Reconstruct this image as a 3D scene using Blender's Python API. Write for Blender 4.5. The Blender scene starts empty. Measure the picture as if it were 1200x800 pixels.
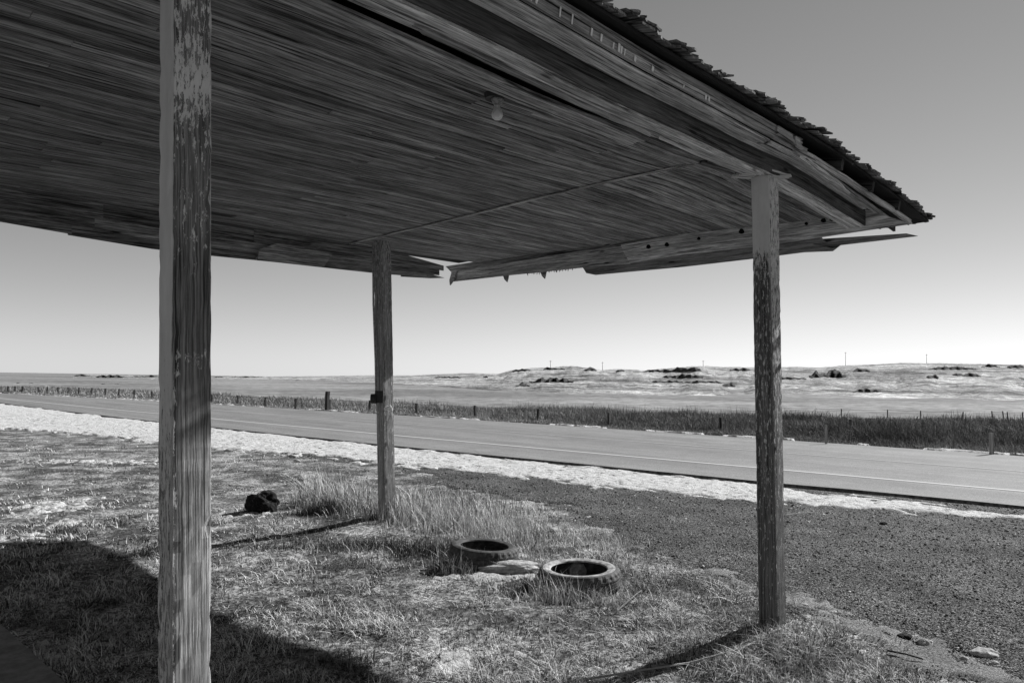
import bpy, math, random
import numpy as np
from mathutils import Matrix, Vector
random.seed(7); rng = np.random.default_rng(11)
C = bpy.context.scene.collection
sc = bpy.context.scene

# ------------------------------------------------------------------ camera
CP = np.array([-4.6358, -2.4582, 1.60]); FPX = 882.6
R_ = np.array([0.72750755, -0.6859398, 0.01481095])
U_ = np.array([-0.04557845, -0.02677848, 0.99860178])
F_ = np.array([0.68458409, 0.72716539, 0.05074562])
def ray(x, y): return F_ + R_ * (x - 600) / FPX - U_ * (y - 400) / FPX
def hz(x, y, z=0.0):
    d = ray(x, y); return CP + d * ((z - CP[2]) / d[2])
def hx(x, y, X):
    d = ray(x, y); return CP + d * ((X - CP[0]) / d[0])
def hy(x, y, Y):
    d = ray(x, y); return CP + d * ((Y - CP[1]) / d[1])
def depth(P): return float((np.array(P) - CP) @ F_)
cam = bpy.data.cameras.new('camera'); co = bpy.data.objects.new('camera', cam); C.objects.link(co)
M = Matrix.Identity(4)
for i in range(3):
    M[i][0] = R_[i]; M[i][1] = U_[i]; M[i][2] = -F_[i]; M[i][3] = CP[i]
co.matrix_world = M
cam.sensor_width = 36; cam.lens = FPX / 1200 * 36; cam.clip_start = .05; cam.clip_end = 12000
sc.camera = co

# ------------------------------------------------------------------ noise (numpy value noise)
_T = rng.random((256, 256))
def vn(x, y):
    x = np.asarray(x, float); y = np.asarray(y, float)
    xi = np.floor(x).astype(int); yi = np.floor(y).astype(int); fx = x - xi; fy = y - yi
    fx = fx * fx * (3 - 2 * fx); fy = fy * fy * (3 - 2 * fy)
    a = _T[xi & 255, yi & 255]; b = _T[(xi + 1) & 255, yi & 255]
    c = _T[xi & 255, (yi + 1) & 255]; d = _T[(xi + 1) & 255, (yi + 1) & 255]
    return (a * (1 - fx) + b * fx) * (1 - fy) + (c * (1 - fx) + d * fx) * fy
def fbm(x, y, o=4):
    s = 0; a = .5; n = 0
    for k in range(o):
        s = s + a * vn(x * 2 ** k + 17 * k, y * 2 ** k + 31 * k); n += a; a *= .5
    return s / n - .5            # about -.4 .. .4
def sst(a, b, x):
    t = np.clip((np.asarray(x, float) - a) / (b - a), 0, 1); return t * t * (3 - 2 * t)

# ------------------------------------------------------------------ ground height
def gz(x, y):
    x = np.asarray(x, float); y = np.asarray(y, float)
    near = 1 - sst(5.0, 6.5, x)
    h = .05 * fbm(x * .6 + 3, y * .6) + (.045 * fbm(x * 2.3, y * 2.3 + 9) + .02 * fbm(x * 9, y * 9, 2)) * near
    h = h + .10 * np.exp(-((x - .3) ** 2 + (y - 4.9) ** 2) / 1.2)
    h = h + .07 * np.exp(-(((x - .1) / .8) ** 2 + ((y - 2.35) / .35) ** 2))
    h = h + .05 * np.exp(-((x - .1) ** 2 + (y + .1) ** 2) / .25)
    return h - .02
# boundary between grass patch and gravel lot, given as points on the ground
GB = np.array([[-14, 26], [-6, 25.]] + [list(hz(a, c)[:2]) for a, c in ((0, 497), (120, 506), (260, 520), (380, 535), (470, 549), (550, 570), (640, 592), (715, 618))] + [[1.55, 1.95], [.85, .35], [.45, -.7], [.05, -1.3], [-1.0, -3.2], [-3, -7], [-6, -14]])
def poly_inside(px, py, P):
    ins = np.zeros(np.shape(px), bool); n = len(P)
    for i in range(n):
        x0, y0 = P[i]; x1, y1 = P[(i + 1) % n]
        if y0 == y1: continue
        c = ((y0 > py) != (y1 > py)) & (px < (x1 - x0) * (py - y0) / (y1 - y0) + x0); ins ^= c
    return ins
def pdist(px, py, P):
    d = np.full(np.shape(px), 1e9)
    for i in range(len(P) - 1):
        a = P[i]; b = P[i + 1]; ab = b - a; L = ab @ ab
        t = np.clip(((px - a[0]) * ab[0] + (py - a[1]) * ab[1]) / L, 0, 1)
        d = np.minimum(d, np.hypot(px - a[0] - t * ab[0], py - a[1] - t * ab[1]))
    return d
GP = np.vstack([GB, [[-60, -14], [-60, 26]]])
def grassm(x, y):                 # >0 inside the grass patch (metres, roughly)
    x = np.asarray(x, float); y = np.asarray(y, float)
    d = pdist(x, y, GB); s = np.where(poly_inside(x, y, GP), d, -d)
    return s + 1.0 * fbm(x * 1.1 + 5, y * 1.1) + .8 * fbm(x * 4, y * 4) + .3 * fbm(x * 17, y * 17, 3)

# ------------------------------------------------------------------ road lines
RZ = .03
def curve(pts, deg=2):
    h = np.array([hz(a, b, RZ)[:2] for a, b in pts]); k = np.polyfit(h[:, 1], h[:, 0], deg)
    y0, y1 = h[:, 1].min(), h[:, 1].max(); dk = np.polyder(k)
    def f(y):
        y = np.asarray(y, float); yc = np.clip(y, y0, y1)
        return np.polyval(k, yc) + np.polyval(dk, yc) * (y - yc)
    return f
f_near = curve([(0, 472), (185, 493), (460, 523), (660, 541), (920, 566), (1200, 592)])
f_white = curve([(0, 466.5), (247, 490), (440, 508), (660, 528), (920, 551), (1200, 575)])
f_mid = curve([(0, 463), (247, 480), (440, 494), (660, 511), (920, 531), (1200, 552)])
f_far = curve([(0, 460.5), (247, 474), (440, 484), (660, 498), (920, 515.5), (1200, 535)])
SB = np.array([hz(a, b)[:2] for a, b in [(0, 500), (100, 507), (185, 516), (300, 527), (450, 543), (560, 553), (640, 563), (800, 579), (920, 588), (1000, 595), (1100, 602), (1200, 610)]])
def f_snow(y): return np.interp(y, SB[::-1, 1], SB[::-1, 0])
ynear_edge = f_near

# ------------------------------------------------------------------ mesh building
def mesh_obj(name, V, Fc, mat=None, parent=None, attrs=None, smooth=False, sizes=None):
    me = bpy.data.meshes.new(name)
    V = np.asarray(V, np.float32)
    if sizes is None:
        me.from_pydata(V.tolist() if len(V) < 200000 else V, [], Fc)
    else:                                          # flat index array + loop counts
        me.vertices.add(len(V)); me.vertices.foreach_set('co', V.ravel())
        Fc = np.asarray(Fc, np.int32).ravel(); me.loops.add(len(Fc)); me.loops.foreach_set('vertex_index', Fc)
        st = np.concatenate([[0], np.cumsum(sizes)[:-1]]).astype(np.int32)
        me.polygons.add(len(sizes)); me.polygons.foreach_set('loop_start', st)
    for k, (typ, data) in (attrs or {}).items():
        a = me.attributes.new(k, typ, 'POINT')
        a.data.foreach_set('vector' if typ == 'FLOAT_VECTOR' else 'value', np.asarray(data, np.float32).ravel())
    me.update(calc_edges=True); me.validate()
    if smooth: me.polygons.foreach_set('use_smooth', np.ones(len(me.polygons), bool))
    if mat: me.materials.append(mat)
    o = bpy.data.objects.new(name, me); C.objects.link(o)
    if parent: o.parent = parent
    return o
def tag(o, label=None, cat=None, group=None, kind=None):
    for k, v in (('label', label), ('category', cat), ('group', group), ('kind', kind)):
        if v: o[k] = v
    return o
def empty(name, label, cat, group=None, loc=(0, 0, 0)):
    o = bpy.data.objects.new(name, None); o.location = loc; o.empty_display_size = .2; C.objects.link(o)
    return tag(o, label, cat, group)
def nrm(v): v = np.array(v, float); return v / np.linalg.norm(v)
class MB:
    def __init__(s): s.v = []; s.f = []; s.g = []; s.t = []; s.p = []
    def board(s, A, B, W, w, t, tone=None, seg=None, wob=0, rag=(0, 0), T=None, paint=0., taper=None):
        """sawn board from A to B (centre line), width w along W, thickness t"""
        A = np.array(A, float); B = np.array(B, float); D = B - A; L = np.linalg.norm(D); D = D / L
        W = nrm(np.array(W, float) - D * (np.array(W, float) @ D)); T = nrm(np.cross(D, W)) if T is None else nrm(T)
        seg = seg or max(2, int(L / .35)); tone = random.uniform(.35, .75) if tone is None else tone
        bid = random.random() * 50; n0 = len(s.v); ncx = 6 if (rag[0] or rag[1]) else 2
        us = [-.5 + i / (ncx - 1) for i in range(ncx)]
        e0 = [random.uniform(-1, 1) * rag[0] for _ in us]; e1 = [random.uniform(-1, 1) * rag[1] for _ in us]
        for i in range(seg + 1):
            k = i / seg; P = A + D * L * k
            o = W * random.uniform(-wob, wob) + T * random.uniform(-wob, wob)
            ww = w * (1 if taper is None else np.interp(k, taper[0], taper[1]))
            for side in (-.5, .5):
                for j, u in enumerate(us):
                    q = P + o + W * u * ww + T * side * t
                    if i == 0: q = q + D * e0[j]
                    if i == seg: q = q + D * e1[j]
                    s.v.append(q); s.g.append((k * L, u * w + side * t, bid)); s.t.append(tone); s.p.append(paint)
        m = 2 * ncx
        loop = list(range(ncx)) + list(range(2 * ncx - 1, ncx - 1, -1))
        for i in range(seg):
            a = n0 + i * m; b = a + m
            for j in range(m):
                p, q = loop[j], loop[(j + 1) % m]; s.f.append((a + p, b + p, b + q, a + q))
        for a, fl in ((n0, False), (n0 + seg * m, True)):
            for j in range(ncx - 1):
                q = (a + j, a + j + 1, a + ncx + j + 1, a + ncx + j); s.f.append(q[::-1] if fl else q)
    def prism(s, poly, N, t, tone=.5, along=None):
        """flat outline (list of 3-D points) given thickness t along N"""
        poly = [np.array(p, float) for p in poly]; N = nrm(N); n0 = len(s.v); n = len(poly); bid = random.random() * 50
        al = nrm(along if along is not None else poly[1] - poly[0]); ac = np.cross(N, al)
        for sd in (0, 1):
            for p in poly:
                s.v.append(p + N * t * sd); s.g.append((p @ al, p @ ac + sd * t, bid)); s.t.append(tone); s.p.append(0)
        s.f.append(tuple(range(n0, n0 + n))); s.f.append(tuple(range(n0 + 2 * n - 1, n0 + n - 1, -1)))
        for i in range(n):
            j = (i + 1) % n; s.f.append((n0 + i, n0 + n + i, n0 + n + j, n0 + j))
    def tube(s, pts, r, n=8, tone=.5):
        pts = [np.array(p, float) for p in pts]; n0 = len(s.v); r = r if hasattr(r, '__len__') else [r] * len(pts)
        for i, p in enumerate(pts):
            d = nrm(pts[min(i + 1, len(pts) - 1)] - pts[max(i - 1, 0)])
            a = nrm(np.cross(d, (0, 0, 1) if abs(d[2]) < .9 else (1, 0, 0))); b = np.cross(d, a)
            for k in range(n):
                th = 2 * math.pi * k / n
                s.v.append(p + (a * math.cos(th) + b * math.sin(th)) * r[i]); s.g.append((i * .1, k * .02, 3)); s.t.append(tone); s.p.append(0)
        for i in range(len(pts) - 1):
            for k in range(n):
                a = n0 + i * n; s.f.append((a + k, a + (k + 1) % n, a + n + (k + 1) % n, a + n + k))
        s.f.append(tuple(range(n0 + n - 1, n0 - 1, -1))); a = n0 + (len(pts) - 1) * n; s.f.append(tuple(range(a, a + n)))
    def lathe(s, prof, c, n=32, tone=.5, axis=None):
        n0 = len(s.v); c = np.array(c, float)
        ax = nrm(axis) if axis is not None else np.array([0, 0, 1.]); a = nrm(np.cross(ax, (0, 1, 0))); b = np.cross(ax, a)
        for (r, z) in prof:
            for k in range(n):
                th = 2 * math.pi * k / n
                s.v.append(c + ax * z + (a * math.cos(th) + b * math.sin(th)) * r); s.g.append((z, th, 1)); s.t.append(tone); s.p.append(0)
        for i in range(len(prof) - 1):
            for k in range(n):
                p = n0 + i * n; s.f.append((p + k, p + (k + 1) % n, p + n + (k + 1) % n, p + n + k))
    def build(s, name, mat, parent=None, warp=None, smooth=False):
        V = np.array(s.v)
        if warp is not None: V = warp(V)
        return mesh_obj(name, V, s.f, mat, parent, {'gc': ('FLOAT_VECTOR', s.g), 'tone': ('FLOAT', s.t), 'paint': ('FLOAT', s.p)}, smooth)

# ------------------------------------------------------------------ materials
class NT:
    def __init__(s, name, rough=.9, spec=.2):
        s.m = bpy.data.materials.new(name); s.m.use_nodes = True; s.t = s.m.node_tree; s.b = s.t.nodes['Principled BSDF']
        s.b.inputs['Roughness'].default_value = rough; s.b.inputs['Specular IOR Level'].default_value = spec
    def n(s, typ, **k):
        o = s.t.nodes.new('ShaderNode' + typ)
        for a, b in k.items(): setattr(o, a, b)
        return o
    def L(s, a, b): s.t.links.new(a, b)
    def put(s, sock, v):
        if isinstance(v, (int, float, tuple)): sock.default_value = v
        else: s.L(v, sock)
    def math(s, op, a, b=0., c=None, clamp=False):
        o = s.n('Math', operation=op, use_clamp=clamp); s.put(o.inputs[0], a); s.put(o.inputs[1], b)
        if c is not None: s.put(o.inputs[2], c)
        return o.outputs[0]
    def ramp(s, f, a, b, lo=0., hi=1.):
        o = s.n('MapRange', interpolation_type='SMOOTHSTEP'); s.put(o.inputs[0], f)
        for i, v in zip((1, 2, 3, 4), (a, b, lo, hi)): s.put(o.inputs[i], v)
        return o.outputs[0]
    def noise(s, vec, scale, det=4, rough=.6, dist=0.):
        o = s.n('TexNoise'); s.L(vec, o.inputs['Vector'])
        for k, v in (('Scale', scale), ('Detail', det), ('Roughness', rough), ('Distortion', dist)): o.inputs[k].default_value = v
        return o.outputs['Fac']
    def voro(s, vec, scale, feat='F1'):
        o = s.n('TexVoronoi', feature=feat); s.L(vec, o.inputs['Vector']); o.inputs['Scale'].default_value = scale; return o
    def scalev(s, vec, v):
        o = s.n('VectorMath', operation='MULTIPLY'); s.L(vec, o.inputs[0]); o.inputs[1].default_value = v; return o.outputs[0]
    def pos(s): return s.n('NewGeometry').outputs['Position']
    def attr(s, nm, out='Fac'): return s.n('Attribute', attribute_name=nm).outputs[out]
    def mix(s, f, a, b):
        o = s.n('Mix', data_type='FLOAT'); s.put(o.inputs[0], f); s.put(o.inputs[2], a); s.put(o.inputs[3], b); return o.outputs[0]
    def grey(s, v):
        c = s.n('CombineColor'); [s.put(c.inputs[i], v) for i in range(3)]; s.L(c.outputs[0], s.b.inputs['Base Color'])
    def bump(s, h, st=.5, dist=.01):
        o = s.n('Bump'); s.L(h, o.inputs['Height']); o.inputs['Strength'].default_value = st; o.inputs['Distance'].default_value = dist
        s.L(o.outputs[0], s.b.inputs['Normal'])

def wood_mat(name, lo, hi, streak=1., knots=True, contrast=1., fs=1.):
    m = NT(name, .92, .15); g = m.attr('gc', 'Vector'); tone = m.attr('tone')
    fine = m.noise(m.scalev(g, (7., 190. * fs, 1.)), 1., 4, .75)
    mid = m.noise(m.scalev(g, (2.2, 62. * fs, 1.)), 1., 5, .75)
    big = m.noise(m.scalev(g, (1.0, 12., .7)), 1., 4, .6)
    v = m.math('ADD', m.math('MULTIPLY', fine, .4), m.math('MULTIPLY', mid, .6))
    v = m.ramp(v, .5 - .15 / contrast, .5 + .16 / contrast)
    st = m.ramp(big, .36, .62, 1 - .55 * streak, 1.15)
    v = m.math('MULTIPLY', m.mix(v, lo, hi), st)
    v = m.math('MULTIPLY', v, m.math('MULTIPLY_ADD', tone, 1.1, .5))
    crack = m.ramp(m.noise(m.scalev(g, (1.4, 48. * fs, 1.)), 1., 3, .6), .36, .42, .22, 1)
    v = m.math('MULTIPLY', v, crack)
    if knots:
        k = m.voro(m.scalev(g, (2.2, 9., 1.)), 1.); v = m.math('MULTIPLY', v, m.ramp(k.outputs['Distance'], .05, .13, .25, 1))
    # old paint where the 'paint' attribute allows it
    p = m.attr('paint'); pn = m.noise(m.scalev(g, (16., 60., 1.)), 1., 7, .8)
    pm = m.ramp(m.math('SUBTRACT', m.math('MULTIPLY_ADD', p, .62, pn), .62), .17, .20)
    v = m.mix(pm, v, m.math('MULTIPLY_ADD', m.noise(m.scalev(g, (4, 10, 1)), 1.), .35, .36))
    m.grey(v)
    m.bump(m.math('ADD', m.math('ADD', mid, fine), m.math('MULTIPLY', pm, .4)), .6, .006)
    return m.m
W_CEIL = wood_mat('ceiling_wood', .05, .50, .7, False, 1.1)
W_BEAM = wood_mat('beam_wood', .13, .62, .6, True, 1.1)
W_POST = wood_mat('post_wood', .015, .28, .5, False, 1.1, 2.4)
W_DARK = wood_mat('dark_wood', .02, .10, .6)
W_SHIN = wood_mat('shingle_wood', .03, .30, .9, False)
W_FEN = wood_mat('fence_wood', .02, .07, .5, False)
W_PALE = wood_mat('pale_wood', .15, .35, .5, False)

def attr_mat(name, a=1., b=0., rough=.9, trans=0.):
    m = NT(name, rough, .1); m.grey(m.math('MULTIPLY_ADD', m.attr('tone'), a, b))
    return m.m
M_GRASS = attr_mat('dry_grass', 1., 0.)
M_STONE = attr_mat('gravel_stone', 1., 0., .85)

m = NT('grass_soil', .95, .1); p = m.pos()
v = m.math('ADD', m.ramp(m.noise(p, 1.6, 6, .75), .42, .63, .06, .30), m.ramp(m.noise(p, .25, 3, .6), .45, .6, .0, .05))
v = m.math('MULTIPLY', v, m.ramp(m.noise(p, 28., 8, .9), .44, .56, .08, 1.9))
far = m.noise(m.scalev(p, (1, 1, 0)), .02, 6, .65)
dist = m.n('VectorMath', operation='LENGTH'); m.L(p, dist.inputs[0])
fv = m.math('MULTIPLY', m.ramp(far, .35, .65, .14, .27), m.ramp(m.noise(p, .6, 4, .8), .3, .7, .5, 1.5))
m.grey(m.mix(m.ramp(dist.outputs['Value'], 18, 40), v, fv)); m.bump(m.noise(p, 90., 3), .8, .01); M_GROUND = m.m

m = NT('gravel', .9, .15); p = m.pos(); vo = m.voro(p, 95.); v2 = m.voro(p, 38.)
v = m.math('MULTIPLY', m.ramp(m.n('SeparateColor').outputs[0] if False else vo.outputs['Distance'], .1, .7, 1.25, .45), m.ramp(m.noise(p, 1.2, 4, .6), .3, .7, .06, .125))
sp = m.n('SeparateColor'); m.L(vo.outputs['Color'], sp.inputs[0])
v = m.math('MULTIPLY', v, m.ramp(sp.outputs[0], .3, 1., .3, 3.2))
m.grey(v); m.bump(m.math('ADD', vo.outputs['Distance'], v2.outputs['Distance']), -1., .012)
# invert bump height: stones stand up
M_GRAVEL = m.m
for n_ in m.t.nodes:
    if n_.bl_idname == 'ShaderNodeBump': n_.inputs['Strength'].default_value = 1.; n_.invert = True

m = NT('sandy_verge', .95, .1); p = m.pos()
m.grey(m.math('MULTIPLY', m.ramp(m.noise(p, 2., 4, .6), .3, .7, .17, .28), m.ramp(m.noise(p, 80., 3, .8), .35, .65, .35, 1.6)))
m.bump(m.noise(p, 40., 6, .8), 1., .03); M_SAND = m.m

m = NT('old_snow', .8, .2); p = m.pos()
v = m.math('MULTIPLY', m.ramp(m.noise(p, 6., 6, .7), .3, .55, .42, .62), m.ramp(m.noise(m.scalev(p, (1., .6, 1.)), 11., 7, .82), .40, .47, .16, 1.))
m.grey(v); m.bump(m.noise(p, 22., 6, .7), 1., .05); M_SNOW = m.m

m = NT('asphalt', .85, .25); p = m.pos()
tr = m.noise(m.scalev(p, (1.3, .03, 1)), 1., 3, .6)
v = m.math('MULTIPLY', m.ramp(tr, .3, .7, .15, .205), m.ramp(m.noise(p, 55., 4, .85), .3, .7, .45, 1.55))
v = m.math('MULTIPLY', v, m.ramp(m.noise(p, 1.1, 5, .7), .3, .7, .9, 1.1))
ck = m.voro(m.scalev(p, (.55, .3, 0.)), 1., 'DISTANCE_TO_EDGE'); wob = m.noise(p, 3., 4, .7)
v = m.math('MULTIPLY', v, m.ramp(m.math('ADD', ck.outputs['Distance'], m.math('MULTIPLY', wob, .03)), .010, .020, .72, 1.))
v = m.math('MULTIPLY', v, m.ramp(m.noise(m.scalev(p, (.5, .08, 0)), 1., 2, .5), .60, .62, 1., .82))
m.grey(v); m.bump(m.noise(p, 120., 2), .5, .004); M_ASPH = m.m
m = NT('asphalt_edge', .95, .1); m.grey(m.ramp(m.noise(m.pos(), 14., 4), .35, .65, .04, .13)); M_EDGE = m.m
def line_mat(name, c, wear):
    m = NT(name, .8, .2); p = m.pos(); w = m.ramp(m.noise(p, 14., 5, .75), wear - .06, wear + .06)
    m.grey(m.mix(w, .19, c)); return m.m
M_LINE = line_mat('worn_white_paint', .5, .36); M_LINE2 = line_mat('faded_paint', .33, .42)

m = NT('prairie_hills', .95, .05); p = m.pos()
b = m.noise(m.scalev(p, (.012, .012, .25)), 1., 6, .65, .4); f = m.noise(m.scalev(p, (.35, .35, 1.5)), 1., 5, .75)
g2 = m.noise(m.scalev(p, (.03, .03, .9)), 1., 5, .7, 1.)
v = m.math('MULTIPLY', m.ramp(b, .36, .62, .20, .38), m.ramp(f, .3, .7, .5, 1.5))
v = m.math('MULTIPLY', v, m.ramp(g2, .40, .47, .42, 1.))
g3 = m.noise(m.scalev(p, (.022, .022, .35)), 1., 8, .72, .8); sz_3 = m.n('SeparateXYZ'); m.L(p, sz_3.inputs[0])
v = m.math('MULTIPLY', v, m.mix(m.ramp(sz_3.outputs[2], 1.5, 6.), 1., m.ramp(g3, .37, .42, .16, 1.)))
g4 = m.noise(m.scalev(p, (.05, .05, .8)), 1., 6, .7, .3); v = m.math('MULTIPLY', v, m.ramp(g4, .50, .58, 1., 1.6))
v = m.math('MULTIPLY', v, m.ramp(m.noise(m.scalev(p, (1.1, 1.1, 3.)), 1., 5, .85), .4, .6, .6, 1.4))
m.grey(v); m.bump(f, 1., 1.2); M_HILL = m.m
m = NT('dark_rock', .95, .05); p = m.pos(); m.grey(m.ramp(m.noise(m.scalev(p, (.4, .4, 1.4)), 1., 5, .75), .42, .70, .008, .12)); M_ROCK = m.m

m = NT('tyre_rubber', .75, .3); p = m.pos()
dz_ = m.n('NewGeometry'); sx = m.n('SeparateXYZ'); m.L(dz_.outputs['Normal'], sx.inputs[0])
v = m.ramp(m.noise(p, 14., 5, .7), .35, .7, .022, .085)
m.grey(v); m.bump(m.noise(p, 60., 4), .4, .004); M_TYRE = m.m
m = NT('dusty_sidewall', .6, .5); p = m.pos(); m.grey(m.ramp(m.noise(p, 18., 5, .7), .35, .65, .16, .45)); M_TYRE2 = m.m
m = NT('charred_wood', .9, .2); p = m.pos(); m.grey(m.ramp(m.noise(p, 22., 6, .8), .55, .75, .008, .2)); m.bump(m.noise(p, 25., 5), 1., .03); M_CHAR = m.m
m = NT('pale_stone', .9, .2); p = m.pos(); m.grey(m.ramp(m.noise(p, 25., 6, .75), .3, .7, .22, .5)); m.bump(m.noise(p, 40., 5), .8, .01); M_PSTONE = m.m
m = NT('frosted_glass', .35, .5); m.grey(.75); m.b.inputs['Transmission Weight'].default_value = .25; M_BULB = m.m
m = NT('dull_metal', .5, .5); m.b.inputs['Metallic'].default_value = .6; m.grey(m.ramp(m.noise(m.pos(), 60., 4), .3, .7, .12, .35)); M_METAL = m.m
m = NT('black_iron', .6, .4); m.grey(.02); M_IRON = m.m
m = NT('porcelain', .4, .5); m.grey(m.ramp(m.noise(m.pos(), 80., 4), .4, .6, .18, .36)); M_PORC = m.m
m = NT('concrete', .95, .1); m.grey(m.ramp(m.noise(m.pos(), 9., 6, .7), .3, .7, .12, .24)); m.bump(m.noise(m.pos(), 50., 4), .5, .005); M_CONC = m.m
m = NT('white_plastic', .5, .4); m.grey(.75); M_WHITE = m.m

# ------------------------------------------------------------------ world and sun
SUN = nrm((.99, -.108, .632)); el = math.asin(SUN[2]); az = math.atan2(SUN[0], SUN[1])   # az from +Y towards +X
wd = bpy.data.worlds.new('World'); sc.world = wd; wd.use_nodes = True; nt = wd.node_tree; bg = nt.nodes['Background']
sky = nt.nodes.new('ShaderNodeTexSky'); sky.sky_type = 'NISHITA'; sky.sun_disc = False
sky.sun_elevation = el; sky.sun_rotation = az; sky.altitude = 900; sky.air_density = 1.85; sky.dust_density = 0.; sky.ozone_density = 1.
sep = nt.nodes.new('ShaderNodeSeparateColor'); nt.links.new(sky.outputs[0], sep.inputs[0])
mx = nt.nodes.new('ShaderNodeMath'); mx.operation = 'MULTIPLY'; mx.inputs[1].default_value = 1.; nt.links.new(sep.outputs[0], mx.inputs[0])
ma = nt.nodes.new('ShaderNodeMath'); ma.operation = 'MULTIPLY_ADD'; ma.inputs[1].default_value = 0.; nt.links.new(sep.outputs[1], ma.inputs[0]); nt.links.new(mx.outputs[0], ma.inputs[2])
cc = nt.nodes.new('ShaderNodeCombineColor'); [nt.links.new(ma.outputs[0], cc.inputs[i]) for i in range(3)]   # black-and-white film
nt.links.new(cc.outputs[0], bg.inputs['Color']); bg.inputs['Strength'].default_value = .05
sl = bpy.data.lights.new('sun', 'SUN'); sl.energy = 5.; sl.angle = math.radians(.5); sl.color = (1, 1, 1)
so = bpy.data.objects.new('sun', sl); C.objects.link(so); so.rotation_euler = Vector(SUN).to_track_quat('Z', 'Y').to_euler()
sc.view_settings.view_transform = 'Standard'; sc.view_settings.look = 'None'; sc.view_settings.exposure = .68; sc.view_settings.gamma = 1

# ------------------------------------------------------------------ ground sheets
def grid(name, xs, ys, zf, mat, attrs=None, keep=None):
    X, Y = np.meshgrid(xs, ys, indexing='ij'); Z = zf(X, Y); n, k = X.shape
    V = np.stack([X, Y, Z], -1).reshape(-1, 3); I = np.arange(n * k).reshape(n, k)
    Q = np.stack([I[:-1, :-1], I[1:, :-1], I[1:, 1:], I[:-1, 1:]], -1).reshape(-1, 4)
    if keep is not None:
        kk = keep(X, Y); kq = (kk[:-1, :-1] | kk[1:, :-1] | kk[1:, 1:] | kk[:-1, 1:]).ravel(); Q = Q[kq]
    return mesh_obj(name, V, Q, mat, smooth=True, sizes=np.full(len(Q), 4, np.int32))
# polar ground reaching the horizon
nr, na = 420, 540
rr = np.concatenate([[0.01], np.geomspace(.6, 6000, nr)]); th = np.linspace(0, 2 * np.pi, na, endpoint=False)
cx, cy = CP[0] + 1.5, CP[1] + 1.5
RR, TH = np.meshgrid(rr, th, indexing='ij'); X = cx + RR * np.cos(TH); Y = cy + RR * np.sin(TH)
Zg = gz(X, Y) * (1 - sst(30, 60, RR)) - .25 * sst(20, 60, RR) * (1 - sst(100, 300, RR))
I = np.arange(X.size).reshape(X.shape); J = np.roll(I, -1, 1)
Q = np.stack([I[:-1], I[1:], J[1:], J[:-1]], -1).reshape(-1, 4)
tag(mesh_obj('ground', np.stack([X, Y, Zg], -1).reshape(-1, 3), Q, M_GROUND, smooth=True, sizes=np.full(len(Q), 4, np.int32)), kind='structure')

# gravel lot: sits just above the soil, dips under it where the grass begins
def grav_z(X, Y): return gz(X, Y) + .012 - .05 * sst(-.05, .12, grassm(X, Y))
tag(grid('gravel_lot', np.arange(-8, 8.6, .06), np.arange(-6, 16, .06), grav_z, M_GRAVEL, keep=lambda X, Y: (grassm(X, Y) < .15) & (X < f_near(Y) + .3)), kind='structure')
tag(grid('gravel_verge', np.arange(-10, 9, .25), np.arange(15.9, 70, .25), lambda X, Y: gz(X, Y) + .012 - .05 * sst(0, .4, grassm(X, Y)), M_GRAVEL, keep=lambda X, Y: (grassm(X, Y) < .4) & (X < f_near(Y) + .2)), kind='structure')
tag(grid('gravel_lot_side', np.arange(-4, 9, .2), np.arange(-40, -5.9, .2), lambda X, Y: gz(X, Y) + .012 - .05 * sst(0, .4, grassm(X, Y)), M_GRAVEL, keep=lambda X, Y: (grassm(X, Y) < .4) & (X < f_near(Y) + .2)), kind='structure')
# sandy strip along the patch edge
def sandm(X, Y):
    d = pdist(X, Y, GB[10:15]); return .22 - np.abs(d - .05) + .8 * fbm(X * 2.7, Y * 2.7 + 40, 5) - .12 - .35 * sst(0.6, 1.8, Y)
tag(grid('sandy_edge', np.arange(-2.5, 3, .04), np.arange(-5, 3, .04), lambda X, Y: gz(X, Y) + .016 + .02 * fbm(X * 16, Y * 16, 3) - .03 * (1 - sst(-.06, .06, sandm(X, Y) + .3 * fbm(X * 14, Y * 14, 2))), M_SAND, keep=lambda X, Y: sandm(X, Y) > -.2), kind='structure')

# old snow along the road and in the grass
PATCH = [(hz(62, 592)[:2], .32, .22), (hz(85, 612)[:2], .22, .1), (hz(20, 628)[:2], .4, .06), (hz(600, 668)[:2], .30, .16), (hz(560, 676)[:2], .28, .1), (hz(675, 700)[:2], .4, .06), (hz(120, 540)[:2], 1.2, .1),
         (hz(545, 770)[:2], .25, .1), (hz(70, 760)[:2], .22, .1), (hz(300, 602)[:2], .25, .06), (hz(520, 782)[:2], .16, .1)]
def snowm(X, Y):
    a = X - f_snow(Y); b = f_near(Y) - X
    w = np.minimum(a, b - .12 - .45 * sst(5, 0, Y)); wd_ = 1.
    mm = np.minimum(w, .5) * 1.1 + .7 * fbm(X * 2.2, Y * .8 + 7) + 1.3 * fbm(X * 7, Y * 2.8, 5) + .03 - .1 * sst(6, -1, Y) + .25 * sst(9, 16, Y)
    return mm
def patchm(X, Y):
    mm = np.full(np.shape(X), -1.)
    for (c, rx, ry) in PATCH:      # long axis across the view
        dx = (X - c[0]); dy = (Y - c[1]); u = dx * R_[0] + dy * R_[1]; v = dx * F_[0] + dy * F_[1]
        mm = np.maximum(mm, (1 - np.sqrt((u / rx) ** 2 + (v / (ry * 2.2)) ** 2)) * .22)
    return mm + 1.0 * fbm(X * 14, Y * 14 + 3, 4) - .12
def sz(mf):
    return lambda X, Y: gz(X, Y) + np.where(mf(X, Y) > 0, .02 + .035 * np.clip(mf(X, Y), 0, .6) + .018 * fbm(X * 12, Y * 9, 3), -.01) - .03 * sst(0, -.1, mf(X, Y))
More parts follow.
